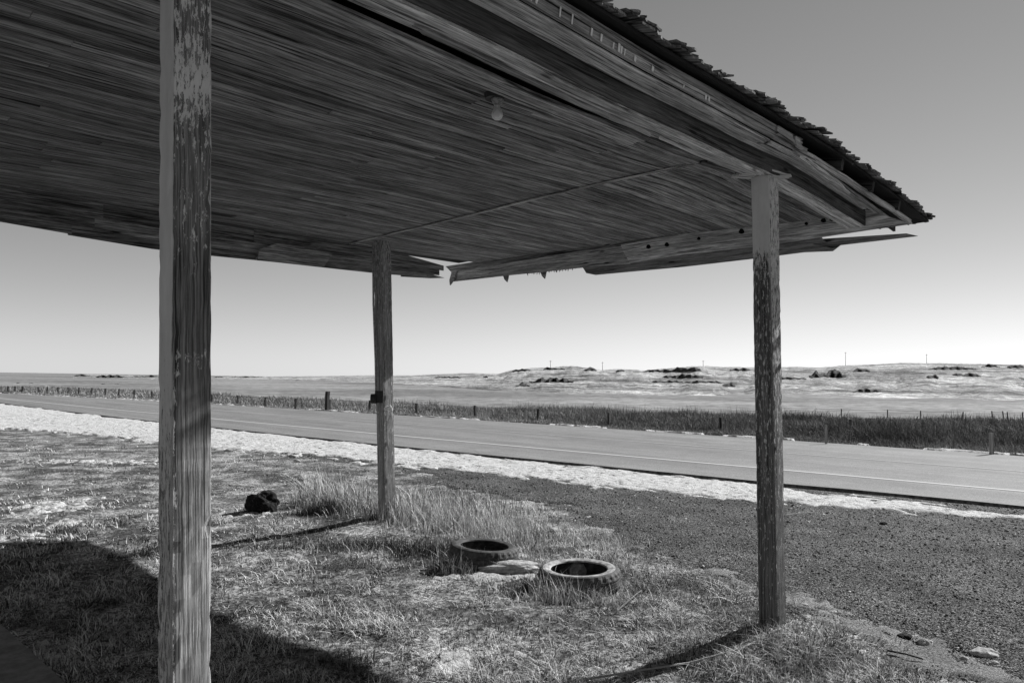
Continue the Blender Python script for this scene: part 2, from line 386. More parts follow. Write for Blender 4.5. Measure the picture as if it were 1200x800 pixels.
tag(grid('snow_strip', np.arange(-5, 8.4, .05), np.arange(-3, 30, .07), sz(snowm), M_SNOW, keep=lambda X, Y: snowm(X, Y) > -.12), kind='structure')
tag(grid('snow_strip_side', np.arange(5, 14, .2), np.arange(-40, -2.9, .2), sz(snowm), M_SNOW, keep=lambda X, Y: snowm(X, Y) > -.12), kind='structure')
tag(grid('snow_strip_far', np.arange(-30, 8, .2), np.arange(29.9, 90, .2), sz(snowm), M_SNOW, keep=lambda X, Y: (snowm(X, Y) > -.12)), kind='structure')
tag(grid('snow_patches', np.arange(-5, 5, .035), np.arange(-2, 14, .035), lambda X, Y: gz(X, Y) + np.where(patchm(X, Y) > 0, .012 + .05 * np.clip(patchm(X, Y), 0, 1), -.012), M_SNOW, keep=lambda X, Y: patchm(X, Y) > -.04), kind='structure')

# ------------------------------------------------------------------ road
ys = np.concatenate([np.arange(-60, 0, 2), np.arange(0, 60, .8), np.arange(60, 160, 3)])
def strip(name, fa, fb, z, mat, n=1, rough=0.):
    V = []; Fq = []
    for i, y in enumerate(ys):
        for j in range(n + 1):
            x = float(fa(y) * (1 - j / n) + fb(y) * j / n)
            if rough and j in (0, n): x += float(rough * fbm(y * 1.3 + j * 9, 3.))
            V.append((x, y, z))
    for i in range(len(ys) - 1):
        for j in range(n):
            a = i * (n + 1) + j; Fq.append((a, a + 1, a + n + 2, a + n + 1))
    return mesh_obj(name, V, Fq, mat)
tag(strip('road', f_near, f_far, RZ, M_ASPH, 8, .12), kind='structure')
def vstrip(name, f, z0, z1, dx, mat):
    V = []; Fq = []
    for y in ys: V += [(float(f(y)) + dx, y, z0), (float(f(y)), y, z1)]
    for i in range(len(ys) - 1): Fq.append((2 * i, 2 * i + 1, 2 * i + 3, 2 * i + 2))
    return mesh_obj(name, V, Fq, mat)
tag(vstrip('road_edge', lambda y: f_near(y) + .12 * fbm(y * 1.3, 3.), -.05, RZ - .001, -.06, M_EDGE), kind='structure')
tag(vstrip('road_edge', lambda y: f_far(y), -.05, RZ - .001, .1, M_EDGE), kind='structure')
tag(strip('edge_line', lambda y: f_white(y) - .06, lambda y: f_white(y) + .06, RZ + .005, M_LINE), kind='structure')
tag(strip('centre_line', lambda y: f_mid(y) - .06, lambda y: f_mid(y) + .06, RZ + .005, M_LINE2), kind='structure')
# thin crust of snow on the far edge of the road
def farsnow(X, Y): a = X - f_far(Y); return .10 - np.abs(a - .12) + .7 * fbm(X * 1.5, Y * .9) - .06
tag(grid('snow_far_edge', np.arange(5, 17.5, .12), np.arange(-6, 70, .12), lambda X, Y: np.where(farsnow(X, Y) > 0, .07 + .04 * fbm(X * 4, Y * 4), -.05), M_SNOW, keep=lambda X, Y: farsnow(X, Y) > -.05), kind='structure')

# ------------------------------------------------------------------ hills
SKY = [(-900, 446), (-400, 446), (0, 444.3), (75, 443.5), (84, 439.5), (100, 438.6), (190, 440), (250, 441.2), (380, 440.5), (440, 439.5), (480, 439.8), (540, 437.2), (585, 438), (600, 433.5), (625, 431), (648, 430.2), (670, 428.8), (690, 431.2), (705, 434), (725, 432.2),
       (755, 434), (790, 431), (820, 429), (845, 430), (880, 430.4), (930, 429.5), (960, 430.5), (990, 428.3), (1030, 426.4), (1060, 425), (1120, 425.6), (1160, 426.6), (1200, 427), (1500, 430), (2200, 440)]
def azof(x, y):
    d = ray(x, y); return math.atan2(d[0], d[1]), d[2] / math.hypot(d[0], d[1])     # azimuth clockwise from +Y
_a = np.array([azof(*p) for p in SKY]); AZ, EL = _a[:, 0], _a[:, 1]
AZR = np.array([azof(x, 445)[0] for x in (-900, 0, 300, 440, 560, 620, 900, 1200, 2200)]); RV = np.array([1500, 1400, 1300, 1000, 620, 480, 520, 600, 700.])
def hillz(a, r):
    el_ = np.interp(a, AZ, EL); R = np.interp(a, AZR, RV); H = 1.6 + el_ * R
    lump = fbm(a * 40, r * .004, 4)
    r0 = R * .20 + R * .12 * fbm(a * 9 + 4, a * 0 + 2, 2)
    t = np.clip((r - r0) / (R - r0), 0, 1)
    s = .55 * t ** 1.6 + .45 * sst(.25, 1, t)
    z = H * s * (1 + .35 * lump * (1 - t ** 3) * sst(0, .2, t)) + 5. * fbm(a * 22, r * .007, 3) * np.sin(np.pi * np.clip(t, 0, 1)) * sst(3, 14, H) + .9 * fbm(a * 90, r * .03, 4) * sst(.1, .4, t) * (t < 1)
    z = z + .25 * fbm(a * 200, r * .05, 3) * sst(0, .1, t) * (t < 1)
    z = z + 9. * fbm(a * 900, r * .0, 2) * sst(.97, 1., t) * .06
    z = np.where(r > R, H * (1 - (r - R) / R * .6), z)
    return z - .35 * (1 - sst(0, .08, t)) * (r < R)
aa = np.linspace(azof(-900, 445)[0], azof(2200, 445)[0], 1500); rr2 = np.concatenate([np.geomspace(75, 700, 230), np.geomspace(720, 2600, 60)])
A2, R2 = np.meshgrid(aa, rr2, indexing='ij'); Zh = hillz(A2, R2)
Vh = np.stack([CP[0] + R2 * np.sin(A2), CP[1] + R2 * np.cos(A2), Zh], -1).reshape(-1, 3); I = np.arange(A2.size).reshape(A2.shape)
Q = np.stack([I[:-1, :-1], I[:-1, 1:], I[1:, 1:], I[1:, :-1]], -1).reshape(-1, 4)
tag(mesh_obj('hills', Vh, Q, M_HILL, smooth=True, sizes=np.full(len(Q), 4, np.int32)), kind='structure')
def on_hill(x, y):
    a, e = azof(x, y); rs = np.geomspace(80, 1600, 1500); zz = hillz(np.full_like(rs, a), rs); los = 1.6 + e * rs
    k = np.where(zz >= los)[0]
    r = rs[k[0]] if len(k) else np.interp(a, AZR, RV) * .97
    return a, r, float(hillz(np.array([a]), np.array([r]))[0])
LEDGE = [(620, 672, 446, 5), (604, 621, 451, 4), (600, 622, 433.5, 2.5), (636, 662, 432, 2.5), (684, 699, 433, 3.5), (722, 732, 434.5, 2), (754, 790, 434.5, 3), (786, 822, 433, 4), (776, 824, 441, 4), (764, 800, 447, 2), (800, 846, 447.5, 2.5), (846, 862, 451, 3.5), (855, 880, 433, 3),
         (948, 992, 439, 6), (970, 985, 435, 3), (1000, 1020, 434, 3), (1088, 1144, 431.5, 3), (1116, 1150, 439.5, 3), (1150, 1172, 429, 2.5), (1180, 1200, 429.5, 3), (998, 1034, 458, 2.5), (1085, 1100, 441, 4), (86, 106, 440, 2), (112, 150, 441.3, 2.3), (150, 190, 441, 1.6), (18, 24, 449.5, 1.4), (32, 40, 449.7, 1.5), (118, 124, 450.3, 1.3), (134, 142, 450.3, 1.6), (250, 262, 441.8, 1.2), (345, 352, 446, 1.6), (268, 310, 441.6, 1.), (505, 540, 442, 1.6), (566, 572, 441.5, 1.6), (900, 945, 443, 2)]
for (x0, x1, yy, hh) in LEDGE:
    V = []; Fq = []; nu, nv = max(10, int((x1 - x0) * 1.0)), 6
    pr = [on_hill(x0 + (x1 - x0) * i / nu, yy + hh * .35 + .5 * math.sin(i * .7 + x0)) for i in range(nu + 1)]
    rs_ = np.array([q[1] for q in pr]); rm = np.median(rs_); rs_ = np.clip(rs_, rm * .9, rm * 1.1)
    rs_ = np.convolve(np.pad(rs_, 2, 'edge'), np.ones(5) / 5, 'valid')
    for i in range(nu + 1):
        u = i / nu; a = pr[i][0]; r_ = rs_[i]; th_ = hh * r_ / FPX * (1.5 if x0 > 500 else 1.6)
        env = math.sin(math.pi * min(max(u, .02), .98)) ** .35 * (.5 + .6 * float(vn(i * .25 + x0, yy)))
        for j in range(nv + 1):
            ph = math.pi * j / nv; r = r_ - math.cos(ph) * th_ * 2.6
            z = float(hillz(np.array([a]), np.array([r]))[0]) - .2 * th_ + math.sin(ph) ** .6 * th_ * env + .22 * th_ * float(fbm(i * .6 + x0, j * .8))
            V.append((CP[0] + r * math.sin(a), CP[1] + r * math.cos(a), z))
    for i in range(nu):
        for j in range(nv):
            k = i * (nv + 1) + j; Fq.append((k, k + nv + 1, k + nv + 2, k + 1))
    tag(mesh_obj('rock_ledge', V, Fq, M_ROCK), kind='structure')

# ------------------------------------------------------------------ utility poles on the ridge
for (px, top, base, lab) in ((645, 423.5, 431, 'tiny utility pole on the skyline above the rocky knoll'), (706, 426, 434.5, 'thin utility pole just right of the rocky knoll'), (824, 424.5, 430, 'small utility pole on the ridge left of the right-hand porch post'),
                             (991, 417.5, 431, 'tallest utility pole on the ridge, standing above the dark rock ledge'), (1086, 418, 426.5, 'utility pole on the highest part of the ridge at far right')):
    a, e = azof(px, base + .8); R = float(np.interp(a, AZR, RV)) * .985; z0 = float(hillz(np.array([a]), np.array([R]))[0]); hgt = (base - top) * R / FPX + 1.2
    x, y = CP[0] + R * math.sin(a), CP[1] + R * math.cos(a)
    e_ = empty('utility_pole', lab, 'utility pole', 'utility poles on the ridge', (x, y, z0 - .5))
    b = MB(); b.tube([(0, 0, 0), (0, 0, hgt)], [.15, .10], 8, .5); b.build('pole', W_FEN, e_)
    b = MB(); b.board((-.9, .2, hgt - .6), (.9, -.2, hgt - .6), (0, 0, 1), .14, .12, .5); b.build('crossarm', W_FEN, e_)

# ------------------------------------------------------------------ fences
def fence(posts, label, wires, hmul=1.):
    fe = empty('fence', label, 'fence'); tops = []
    for (x, yt, yb) in posts:
        P = hz(x, yb); h = (yb - yt) * depth(P) / FPX * (1 if hmul == 1 else .85); w = (.09 if h < .8 else .15) * hmul
        P[2] = -.15; b = MB(); ln = np.array([random.uniform(-.03, .03), random.uniform(-.03, .03), 0])
        b.board(P, P + (0, 0, .15 + h) + ln, (1, .3, 0), w, w * .9, random.uniform(.2, .8), 4, .006)
        o = b.build('post', W_FEN, fe)
        tops.append((P[0], P[1], h if h < .8 else .5))
    b = MB()
    for k in wires:
        for i in range(len(tops) - 1):
            p, q = tops[i], tops[i + 1]; b.tube([(p[0], p[1], p[2] * k), (q[0], q[1], q[2] * k)], .006, 4)
    b.build('wire', M_METAL, fe); return fe
F1 = [(-14, 452, 459.4), (9, 452.3, 460), (17.5, 452.4, 460.2), (26, 452.5, 460.3), (45, 453, 460.6), (55, 453.2, 461), (68, 453.4, 461.4), (80, 453.6, 462), (92, 454, 462.8), (107, 454.2, 463.6), (123, 455, 464.4), (139, 455.5, 465.2), (157, 456.5, 466.2), (178, 458, 467.4), (200, 459, 468.6), (224, 460.5, 470), (248, 462, 471.3), (278, 463.5, 473.5), (311, 465, 476), (346, 467, 478.5), (386.5, 468, 481.3), (433, 469, 482), (488.5, 472.5, 484.5), (557, 475, 490), (630, 479, 493), (713, 483.5, 498), (845, 489, 506), (997, 491, 509)]
fence(F1, 'long wire fence with thin dark wooden posts running along the far side of the road', (.9, .55))
P = hz(383, 481.5); h = 23 * depth(P) / FPX; P[2] = -.15; b = MB(); b.board(P, P + (.02, 0, .15 + h), (1, .3, 0), .16, .15, .4, 5, .008)
tag(b.build('fence_post', W_FEN), 'tall thick dark post rising well above the roadside fence, left of the far porch post', 'post')
F2 = [(905, 476, 480.5), (986, 478, 484.5), (1040, 479, 486), (1079, 480, 488), (1128, 481, 490), (1163, 480, 490), (1176, 480, 490.5), (1181, 481, 490.5), (1198, 481, 491)]
fence(F2, 'distant low fence with few posts beyond the dark weeds at the right', (.9,), .65)
for (x, yt, yb, w, lab) in ((968, 498, 519, .05, 'pale slim marker post beside the road, seen just right of the right-hand porch post'), (1162, 507, 531, .09, 'wide pale weathered stub post by the road at the far right')):
    P = hz(x, yb, .05); h = (yb - yt) * depth(P) / FPX; b = MB(); b.board(P - (0, 0, .1), P + (0, 0, h), R_, w, .04, .8, 4, .004)
    tag(b.build('roadside_post', W_PALE), lab, 'post', None)
P = hz(517.5, 486, .05); e_ = empty('roadside_marker', 'small white reflector marker on a thin stake among the weeds beyond the road', 'marker', None, tuple(P))
b = MB(); b.tube([(0, 0, -.1), (0, 0, .30)], .012, 6); b.build('stake', M_METAL, e_)
b = MB(); b.board((0, 0, .24), (0, 0, .40), R_, .11, .02, .9); b.build('plate', M_WHITE, e_)

# ------------------------------------------------------------------ canopy
canopy = empty('canopy', 'weathered wooden porch canopy on square posts with plank ceiling and ragged shingle roof', 'canopy')
def warp(V):
    V = V.copy(); x, y, z = V[:, 0], V[:, 1], V[:, 2]
    near = 1 - sst(.3, 1.6, y)
    V[:, 1] = y + .045 * (x + .5) * near * (x > -8)
    V[:, 2] = z - .062 * np.maximum(x - .1, 0) * (1 - sst(.2, 2.4, y)) + .012 * np.sin(x * 1.3 + y) + .004 * np.sin(x * 4 + 2 * y)
    return V
X0, X1, XS = -7.6, 1.62, -.27
ZB, ZC = 2.98, 3.10
# ceiling boards (one surface of many narrow boards)
b = MB(); y = .465 - .176; pitch = .088
while y < 4.80:
    w = pitch - .009
    cuts = [X0]
    while cuts[-1] < XS - 2.2:
        cuts.append(cuts[-1] + random.uniform(1.8, 4.2))
    if cuts[-1] > XS - .5: cuts.pop()
    cuts.append(XS)
    for i in range(len(cuts) - 1):
        b.board((cuts[i] + .001, y + w / 2, ZC + .006 + random.uniform(-.004, .001)), (cuts[i + 1] - .001, y + w / 2, ZC + .006 + random.uniform(-.004, .001)), (0, 1, 0), w, .012, random.triangular(.05, .85, .45), None, .0006)
    b.board((XS + .004, y + w / 2, ZC - .008 + random.uniform(-.002, .001)), (X1, y + w / 2, ZC - .006), (0, 1, 0), w, .012, random.triangular(.1, .95, .5), None, .0006)
    y += pitch
def warpc(V):
    V = V.copy(); x, y, z = V[:, 0], V[:, 1], V[:, 2]
    V[:, 2] = z - .062 * np.maximum(x - .1, 0) * (1 - sst(.2, 2.4, y)) + .012 * np.sin(x * 1.3 + y) + .004 * np.sin(x * 4 + 2 * y)
    return V
b.build('ceiling', W_CEIL, canopy, warpc)
b = MB(); b.board((XS, .4, ZC - .013), (XS, 4.8, ZC - .013), (1, 0, 0), .022, .010, 1.15, 20, .001); b.build('ceiling_seam_strip', W_CEIL, canopy, warp)
# trim board between ceiling and beam
b = MB(); b.board((X0, .385, ZC - .012), (-.95, .385, ZC - .012), (0, 1, 0), .13, .02, .8, None, .001, (0, .02))
b.board((-.94, .385, ZC - .006), (X1 - .02, .385, ZC - .008), (0, 1, 0), .085, .015, .5, None, .002, (.02, 0)); b.build('ceiling_trim', W_CEIL, canopy, warp)
# main beams
b = MB(); b.board((X0, 0, (ZB + ZC) / 2), (1.70, 0, (ZB + ZC) / 2), (0, 1, 0), .14, ZC - ZB, .95, 30, .003, (0, .006)); b.build('beam', W_BEAM, canopy, warp)
b = MB(); b.board((X0, 4.55, 3.09), (1.60, 4.55, 3.09), (0, 1, 0), .13, .16, .4, 30, .002)
def up(v): v = v.copy(); return v
ob = b.build('beam', W_DARK, canopy, lambda V: V + np.array([0, .0, .10]))
b = MB(); b.board((X0, -.077, ZC - .052), (1.70, -.077, ZC - .052), (0, 0, 1), .118, .012, .9, 30, .001); b.build('beam_face', W_DARK, canopy, warp)
# narrow quarter boards rotted onto the beam underside
b = MB(); b.board((-7, -.035, ZB - .006), (-.1, -.035, ZB - .006), (0, 1, 0), .055, .012, .85, 30, .002, (0, .05))
b.board((-2.9, .045, ZB - .005), (-1.25, .045, ZB - .005), (0, 1, 0), .045, .010, .35, 14, .003, (.06, .06)); b.build('beam_batten', W_BEAM, canopy, warp)
# near-side soffit boards
b = MB()
b.board((X0, -.120, ZC + .004), (1.55, -.120, ZC + .004), (0, 1, 0), .060, .016, .80, None, .001)
b.board((X0, -.190, ZC - .002), (-.40, -.190, ZC - .002), (0, 1, 0), .068, .016, .62, None, .001, (0, .03))
b.board((-.38, -.186, ZC - .004), (1.95, -.176, ZC - .010), (0, 1, 0), .070, .016, .72, None, .002, (.03, .08), taper=([0, .7, 1], [1, .9, .45]))
b.build('soffit', W_BEAM, canopy, warp)
b = MB(); b.board((.05, -.235, ZC - .018), (.95, -.205, ZC - .035), (0, 1, -.2), .032, .014, 1.25, 12, .003, (.03, .04), taper=([0, .5, 1], [.6, 1, .5])); b.build('splintered_board', W_BEAM, canopy, warp)
# lower fascia board at the open end, and the painted fascia further back
b = MB()
b.board((X0, -.240, ZC + .028), (.12, -.240, ZC + .028), (0, 0, 1), .044, .014, .42, None, .002, (0, .03)); b.board((X0, -.246, ZC + .074), (.02, -.246, ZC + .074), (0, 0, 1), .04, .014, .16, None, .002, (0, .03))
b.build('fascia', W_BEAM, canopy, warp)
b = MB(); b.board((-.05, -.232, ZC + .012), (2.25, -.245, ZC + .03), (0, 0, 1), .045, .018, .55, 16, .003, (.02, .03)); b.build('lower_fascia', W_BEAM, canopy, warp)
b = MB(); b.board((-.36, -.262, ZC + .06), (-.12, -.262, ZC + .05), (0, .1, 1), .06, .01, 1.2, 3, .002, (.02, .03)); b.board((-.11, -.266, ZC + .045), (-.02, -.266, ZC + .04), (0, .1, 1), .07, .01, 1.1, 3, .002, (.02, .03)); b.build('broken_fascia_piece', W_PALE, canopy, warp)
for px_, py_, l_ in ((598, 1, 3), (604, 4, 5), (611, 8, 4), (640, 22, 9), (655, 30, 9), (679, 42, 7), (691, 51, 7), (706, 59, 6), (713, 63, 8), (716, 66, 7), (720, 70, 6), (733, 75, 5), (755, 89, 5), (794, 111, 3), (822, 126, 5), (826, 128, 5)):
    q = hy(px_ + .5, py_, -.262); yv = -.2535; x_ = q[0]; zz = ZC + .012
    b = MB(); b.board((x_, yv, zz), (x_ + .006, yv, zz + .005 * l_), (1, 0, 0), .007 + .004 * (l_ % 3), .003, 1., 1); b.build('glint_chip', M_WHITE, canopy, warp)  # small white chips imitating slits of sunlight along the shaded fascia
# rafter tails seen in the open cavity
for x in np.arange(-7.3, 2.4, .61):
    b = MB(); b.board((x, -.285 if x > .1 else -.215, ZC + .075), (x, 1.2, ZC + .36), (0, -.2, 1), .085, .04, .4, 6, .001); b.build('rafter', W_DARK, canopy, warp)
b = MB(); b.board((-7.6, -.07, ZC + .10), (2.4, -.07, ZC + .09), (0, 0, 1), .15, .02, .25, 20, .001); b.build('blocking', W_DARK, canopy, warp)
# roof deck: hip shape, low pitch
EX0, EX1, EY0, EY1, ZE, SL = -7.7, 2.56, -.30, 5.22, ZC + .105, .27
ry = (EY0 + EY1) / 2; rh = (ry - EY0) * SL; hxn = EX1 - (ry - EY0)
def roofz(x, y): return ZE + SL * np.minimum(np.minimum(y - EY0, EY1 - y), EX1 - x)
V = [(EX0, EY0, ZE), (EX1, EY0, ZE), (EX1, EY1, ZE), (EX0, EY1, ZE), (EX0, ry, ZE + rh), (hxn, ry, ZE + rh)]
V2 = [(a, c, d + .02) for a, c, d in V]
Fr = [(0, 1, 5, 4), (1, 2, 5), (2, 3, 4, 5), (0, 4, 3)]; Fr2 = [tuple(i + 6 for i in f)[::-1] for f in Fr]
side = [(0, 6, 7, 1), (1, 7, 8, 2), (2, 8, 9, 3), (3, 9, 6, 0)]
def wv(V):
    V = np.array(V, float); V[:, 1] += 0; return V
o = mesh_obj('roof_deck', wv(V2[:0] + V + V2), Fr + Fr2 + side, W_DARK, canopy)
# shingles
b = MB()
def shingle(x, y, z, dout, w, L, sl, tone):
    # dout: outward unit dir in plan
    a = np.array([x, y, z]); D = nrm((dout[0], dout[1], -sl)); Wd = np.array([-dout[1], dout[0], 0.])
    b.board(a, a + D * L, Wd, w, .010, tone, 1, .0, (0, .018))
def gap_at(x): return any(abs(x - g) < gw for g, gw in GAPS)
GAPS = []
for px in (588, 592, 597, 606, 612, 617, 622): pass
for row in range(5):
    off = row * .12; x = EX0
    while x < EX1 - off * .9:
        w = random.uniform(.07, .17); yy = EY0 + off
        ex = random.uniform(-.015, .03) + (.03 if random.random() < .12 else 0)
        if row > 0 or random.random() > .04:
            for lay in range(2 if row == 0 else 1):
                shingle(x + w / 2 + lay * .04, yy + .28, ZE + .026 + (off + .28) * SL + .011 * lay + .006 * row + random.uniform(0, .006), (0, -1), w * random.uniform(.88, .99), .28 + .045 + ex + lay * random.uniform(-.03, .02), SL - (.0 if random.random() < .8 else .08), random.uniform(.2, 1.))
        x += w
    y = EY0 + off
    while y < EY1 - off:
        w = random.uniform(.08, .17); shingle(EX1 - off - .28, y + w / 2, ZE + .026 + (off + .28) * SL + random.uniform(0, .006), (1, 0), w * .96, .31 + random.uniform(-.01, .03), SL, random.uniform(.2, 1.)); y += w
    x = EX0
    while x < EX1 - off * .9:
        w = random.uniform(.08, .17); shingle(x + w / 2, EY1 - off - .28, ZE + .026 + (off + .28) * SL + random.uniform(0, .006), (0, 1), w * .96, .31 + random.uniform(-.01, .03), SL, random.uniform(.2, 1.)); x += w
# the field of the roof above the eaves, coarser courses
for off in np.arange(.6, 2.7, .16):
    L = EX1 - off; b.board((EX0, EY0 + off, ZE + .03 + off * SL), (L, EY0 + off, ZE + .03 + off * SL), (0, 1, SL), .2, .012, .5, 30, .004)
    b.board((EX0, EY1 - off, ZE + .03 + off * SL), (L, EY1 - off, ZE + .03 + off * SL), (0, 1, -SL), .2, .012, .5, 30, .004)
    b.board((L, EY0 + off, ZE + .03 + off * SL), (L, EY1 - off, ZE + .03 + off * SL), (1, 0, -SL), .2, .012, .5, 20, .004)
sh = b.build('shingles', W_SHIN, canopy)
def eavewarp(o, s=1.):
    me = o.data; n = len(me.vertices); V = np.empty(n * 3, np.float32); me.vertices.foreach_get('co', V); V = warp(V.reshape(-1, 3).astype(float)); me.vertices.foreach_set('co', V.astype(np.float32).ravel()); me.update()
eavewarp(sh)
# roof deck subdivided so that it follows the same sag
import bmesh
bm = bmesh.new(); bm.from_mesh(o.data); bmesh.ops.subdivide_edges(bm, edges=bm.edges[:], cuts=14, use_grid_fill=True); bm.to_mesh(o.data); bm.free()
o.data.attributes.new('g', 'FLOAT', 'POINT'); eavewarp(o)

# end skirt (faces the camera beyond the far ceiling) with knots, and loose planks
KN = NT('knot_hole', .9, .1); KN.grey(.008)
def plank_x(name, px, X, t, mat, tone, along=(0, 1, 0), knots=()):
    b = MB(); pts = [hx(a, c, X) for a, c in px]; b.prism(pts, (1, 0, 0), t, tone, along); o = b.build(name, mat, canopy)
    return o
plank_x('end_fascia', [(531, 318), (600, 307), (680, 294), (735, 288), (738, 309), (700, 311.5), (640, 318), (600, 322), (529, 330)], 1.66, .02, W_BEAM, .62)
plank_x('end_fascia', [(727, 286), (740, 284.5), (800, 274), (870, 262.5), (930, 252), (990, 240.5), (1021, 247), (1066, 262), (1000, 272), (940, 281), (900, 287.5), (800, 298), (738, 308), (731, 296)], 1.65, .02, W_BEAM, .95)
plank_x('end_fascia_upper', [(522, 312), (600, 300), (700, 283), (870, 252), (1000, 228), (1010, 244), (870, 270), (740, 292), (600, 312), (531, 321)], 1.69, .02, W_BEAM, .4)
plank_x('loose_plank', [(682, 312), (690, 309), (740, 301), (800, 294), (893, 283), (960, 276), (968, 284), (952, 285.5), (975, 291), (890, 302), (800, 312.5), (740, 318), (697, 322), (687, 320)], 1.75, .02, W_BEAM, .1)
plank_x('loose_plank', [(738, 304), (893, 289), (960, 280), (1062, 273.5), (1075, 276.3), (1040, 280.5), (984, 287), (975, 294), (890, 297.5), (740, 312)], 1.79, .02, W_BEAM, .05)
plank_x('corner_splinter', [(529, 319), (535, 317), (532, 327), (527, 334), (526.5, 328)], 1.63, .02, W_BEAM, .4)
for (a, c) in ((592, 321.5), (636, 317.5)):
    plank_x('splinter', [(a - 3, c), (a + 4, c - 1), (a + 3, c + 5), (a + 2, c + 9), (a - 1, c + 6)], 1.665, .014, W_BEAM, .2)
b = MB()
for k in range(26):
    a = 618 + k * 2.2 + random.uniform(-.6, .6); c = 319.5 - (a - 618) * .115; h = random.uniform(1.5, 4)
    b.prism([hx(a - 1, c - 1, 1.67), hx(a + 1, c - 1, 1.67), hx(a + random.uniform(-1, 1), c + h, 1.67)], (1, 0, 0), .006, .4)
b.build('splintered_edge', W_BEAM, canopy)
for (a, c, r) in ((760, 289, 2.6), (781.5, 286.5, 2.6), (819, 279.5, 2.0), (869, 271, 3.2), (965, 258, 3), (975, 256.5, 3), (945, 262, 2)):
    pts = [hx(a + r * math.cos(t) * (1 + .2 * math.sin(3 * t)), c + r * math.sin(t), 1.648) for t in np.linspace(0, 2 * math.pi, 10, endpoint=False)]
    b = MB(); b.prism(pts, (-1, 0, 0), .003, .1); b.build('knot', KN.m, canopy)

# left skirt: three overlapping courses of old boards, cut and staggered
def plank_y(name, px, Yp, t, tone, mat=W_BEAM):
    b = MB(); b.prism([hy(a, c, Yp) for a, c in px], (0, 1, 0), t, tone, (1, 0, 0)); return b.build(name, mat, canopy)
def lin(x, pts): return float(np.interp(x, [p[0] for p in pts], [p[1] for p in pts]))
TOP = [(-60, 203), (0, 215), (90, 234), (187, 251), (245, 262), (320, 274), (400, 286), (470, 298), (515, 312)]
BOT = [(-60, 250), (0, 260.5), (84, 275), (187, 292), (245, 298.5), (320, 306), (400, 315), (450, 320.5), (500, 324), (522, 325.5)]
def course(x0, x1, k0, k1, Yp, tone, jag=0, n=8):
    xs = np.linspace(x0, x1, n); up_ = [(x, lin(x, TOP) * (1 - k0) + lin(x, BOT) * k0) for x in xs]; dn = [(x, lin(x, TOP) * (1 - k1) + lin(x, BOT) * k1 + random.uniform(0, jag)) for x in xs][::-1]
    plank_y('eave_fascia', up_ + dn, Yp, .018, tone, W_FASC)
W_FASC = wood_mat('eave_wood', .06, .42, .8, True, 1.2)
course(-60, 121, -.05, .42, 4.86, .55); course(112, 300, -.02, .40, 4.89, .45); course(298, 520, -.05, .38, 4.88, .55, n=6)
course(-60, 111, .34, .72, 4.90, .5); course(110, 360, .36, .76, 4.92, .9); course(355, 515, .34, .80, 4.92, .6)
course(-60, 84, .66, .98, 4.94, .45); course(80, 310, .64, 1.02, 4.96, .4); course(300, 500, .66, 1.02, 4.95, .5)
plank_y('broken_eave_board', [(478, 309), (495, 312), (503, 317), (508, 322), (521, 325.5), (505, 326), (470, 324)], 4.97, .015, .5, W_FASC)
plank_y('broken_eave_board', [(304, 292), (325, 285), (390, 297), (380, 312), (302, 305)], 4.84, .015, 1.0, W_FASC)
b = MB(); b.board((X0, 4.98, 3.13), (1.6, 4.98, 3.13), (0, 1, 0), .46, .015, .35, 20, .001); b.build('eave_soffit', W_DARK, canopy)

# posts (square timber with chamfered corners, subdivided so that paint can vary with height)
def post(P0, P1, w, paintf, tone, rot=0., tonef=None):
    P0 = np.array(P0); P1 = np.array(P1); n = 90; V = []; G = []; T = []; Pt = []; Fq = []; c = .10
    prof = []      # 4 sides x points
    for k in range(4):
        for u in (-1 + c, -.5, 0, .5, 1 - c):
            a, b_ = (u, -1) if k == 0 else (1, u) if k == 1 else (-u, 1) if k == 2 else (-1, -u)
            prof.append((a, b_, k, u))
    m_ = len(prof); off = np.random.RandomState(int(w * 1000) + int(P0[1] * 10) & 255)
    for i in range(n + 1):
        t = i / n; P = P0 + (P1 - P0) * t
        for (a, b_, k, u) in prof:
            q = P + np.array([a * math.cos(rot) - b_ * math.sin(rot), a * math.sin(rot) + b_ * math.cos(rot), 0]) * w / 2
            q[:2] += off.uniform(-.0012, .0012, 2); q[:2] += (P[:2] - q[:2]) * ((.12 * off.rand() if off.rand() < .10 else 0) + .018 * float(vn(P[2] * 7 + k * 9, u + P0[0] * 5))) * (abs(u) > .8); V.append(q)
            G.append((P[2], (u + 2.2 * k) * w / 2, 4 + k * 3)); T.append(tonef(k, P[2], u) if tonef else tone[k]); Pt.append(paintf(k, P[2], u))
    for i in range(n):
        for j in range(m_):
            a = i * m_ + j; a2 = i * m_ + (j + 1) % m_; Fq.append((a, a2, a2 + m_, a + m_))
    Fq.append(tuple(range(m_))[::-1]); Fq.append(tuple(range(n * m_, n * m_ + m_)))
    return mesh_obj('post', V, Fq, W_POST, canopy, {'gc': ('FLOAT_VECTOR', G), 'tone': ('FLOAT', T), 'paint': ('FLOAT', Pt)})
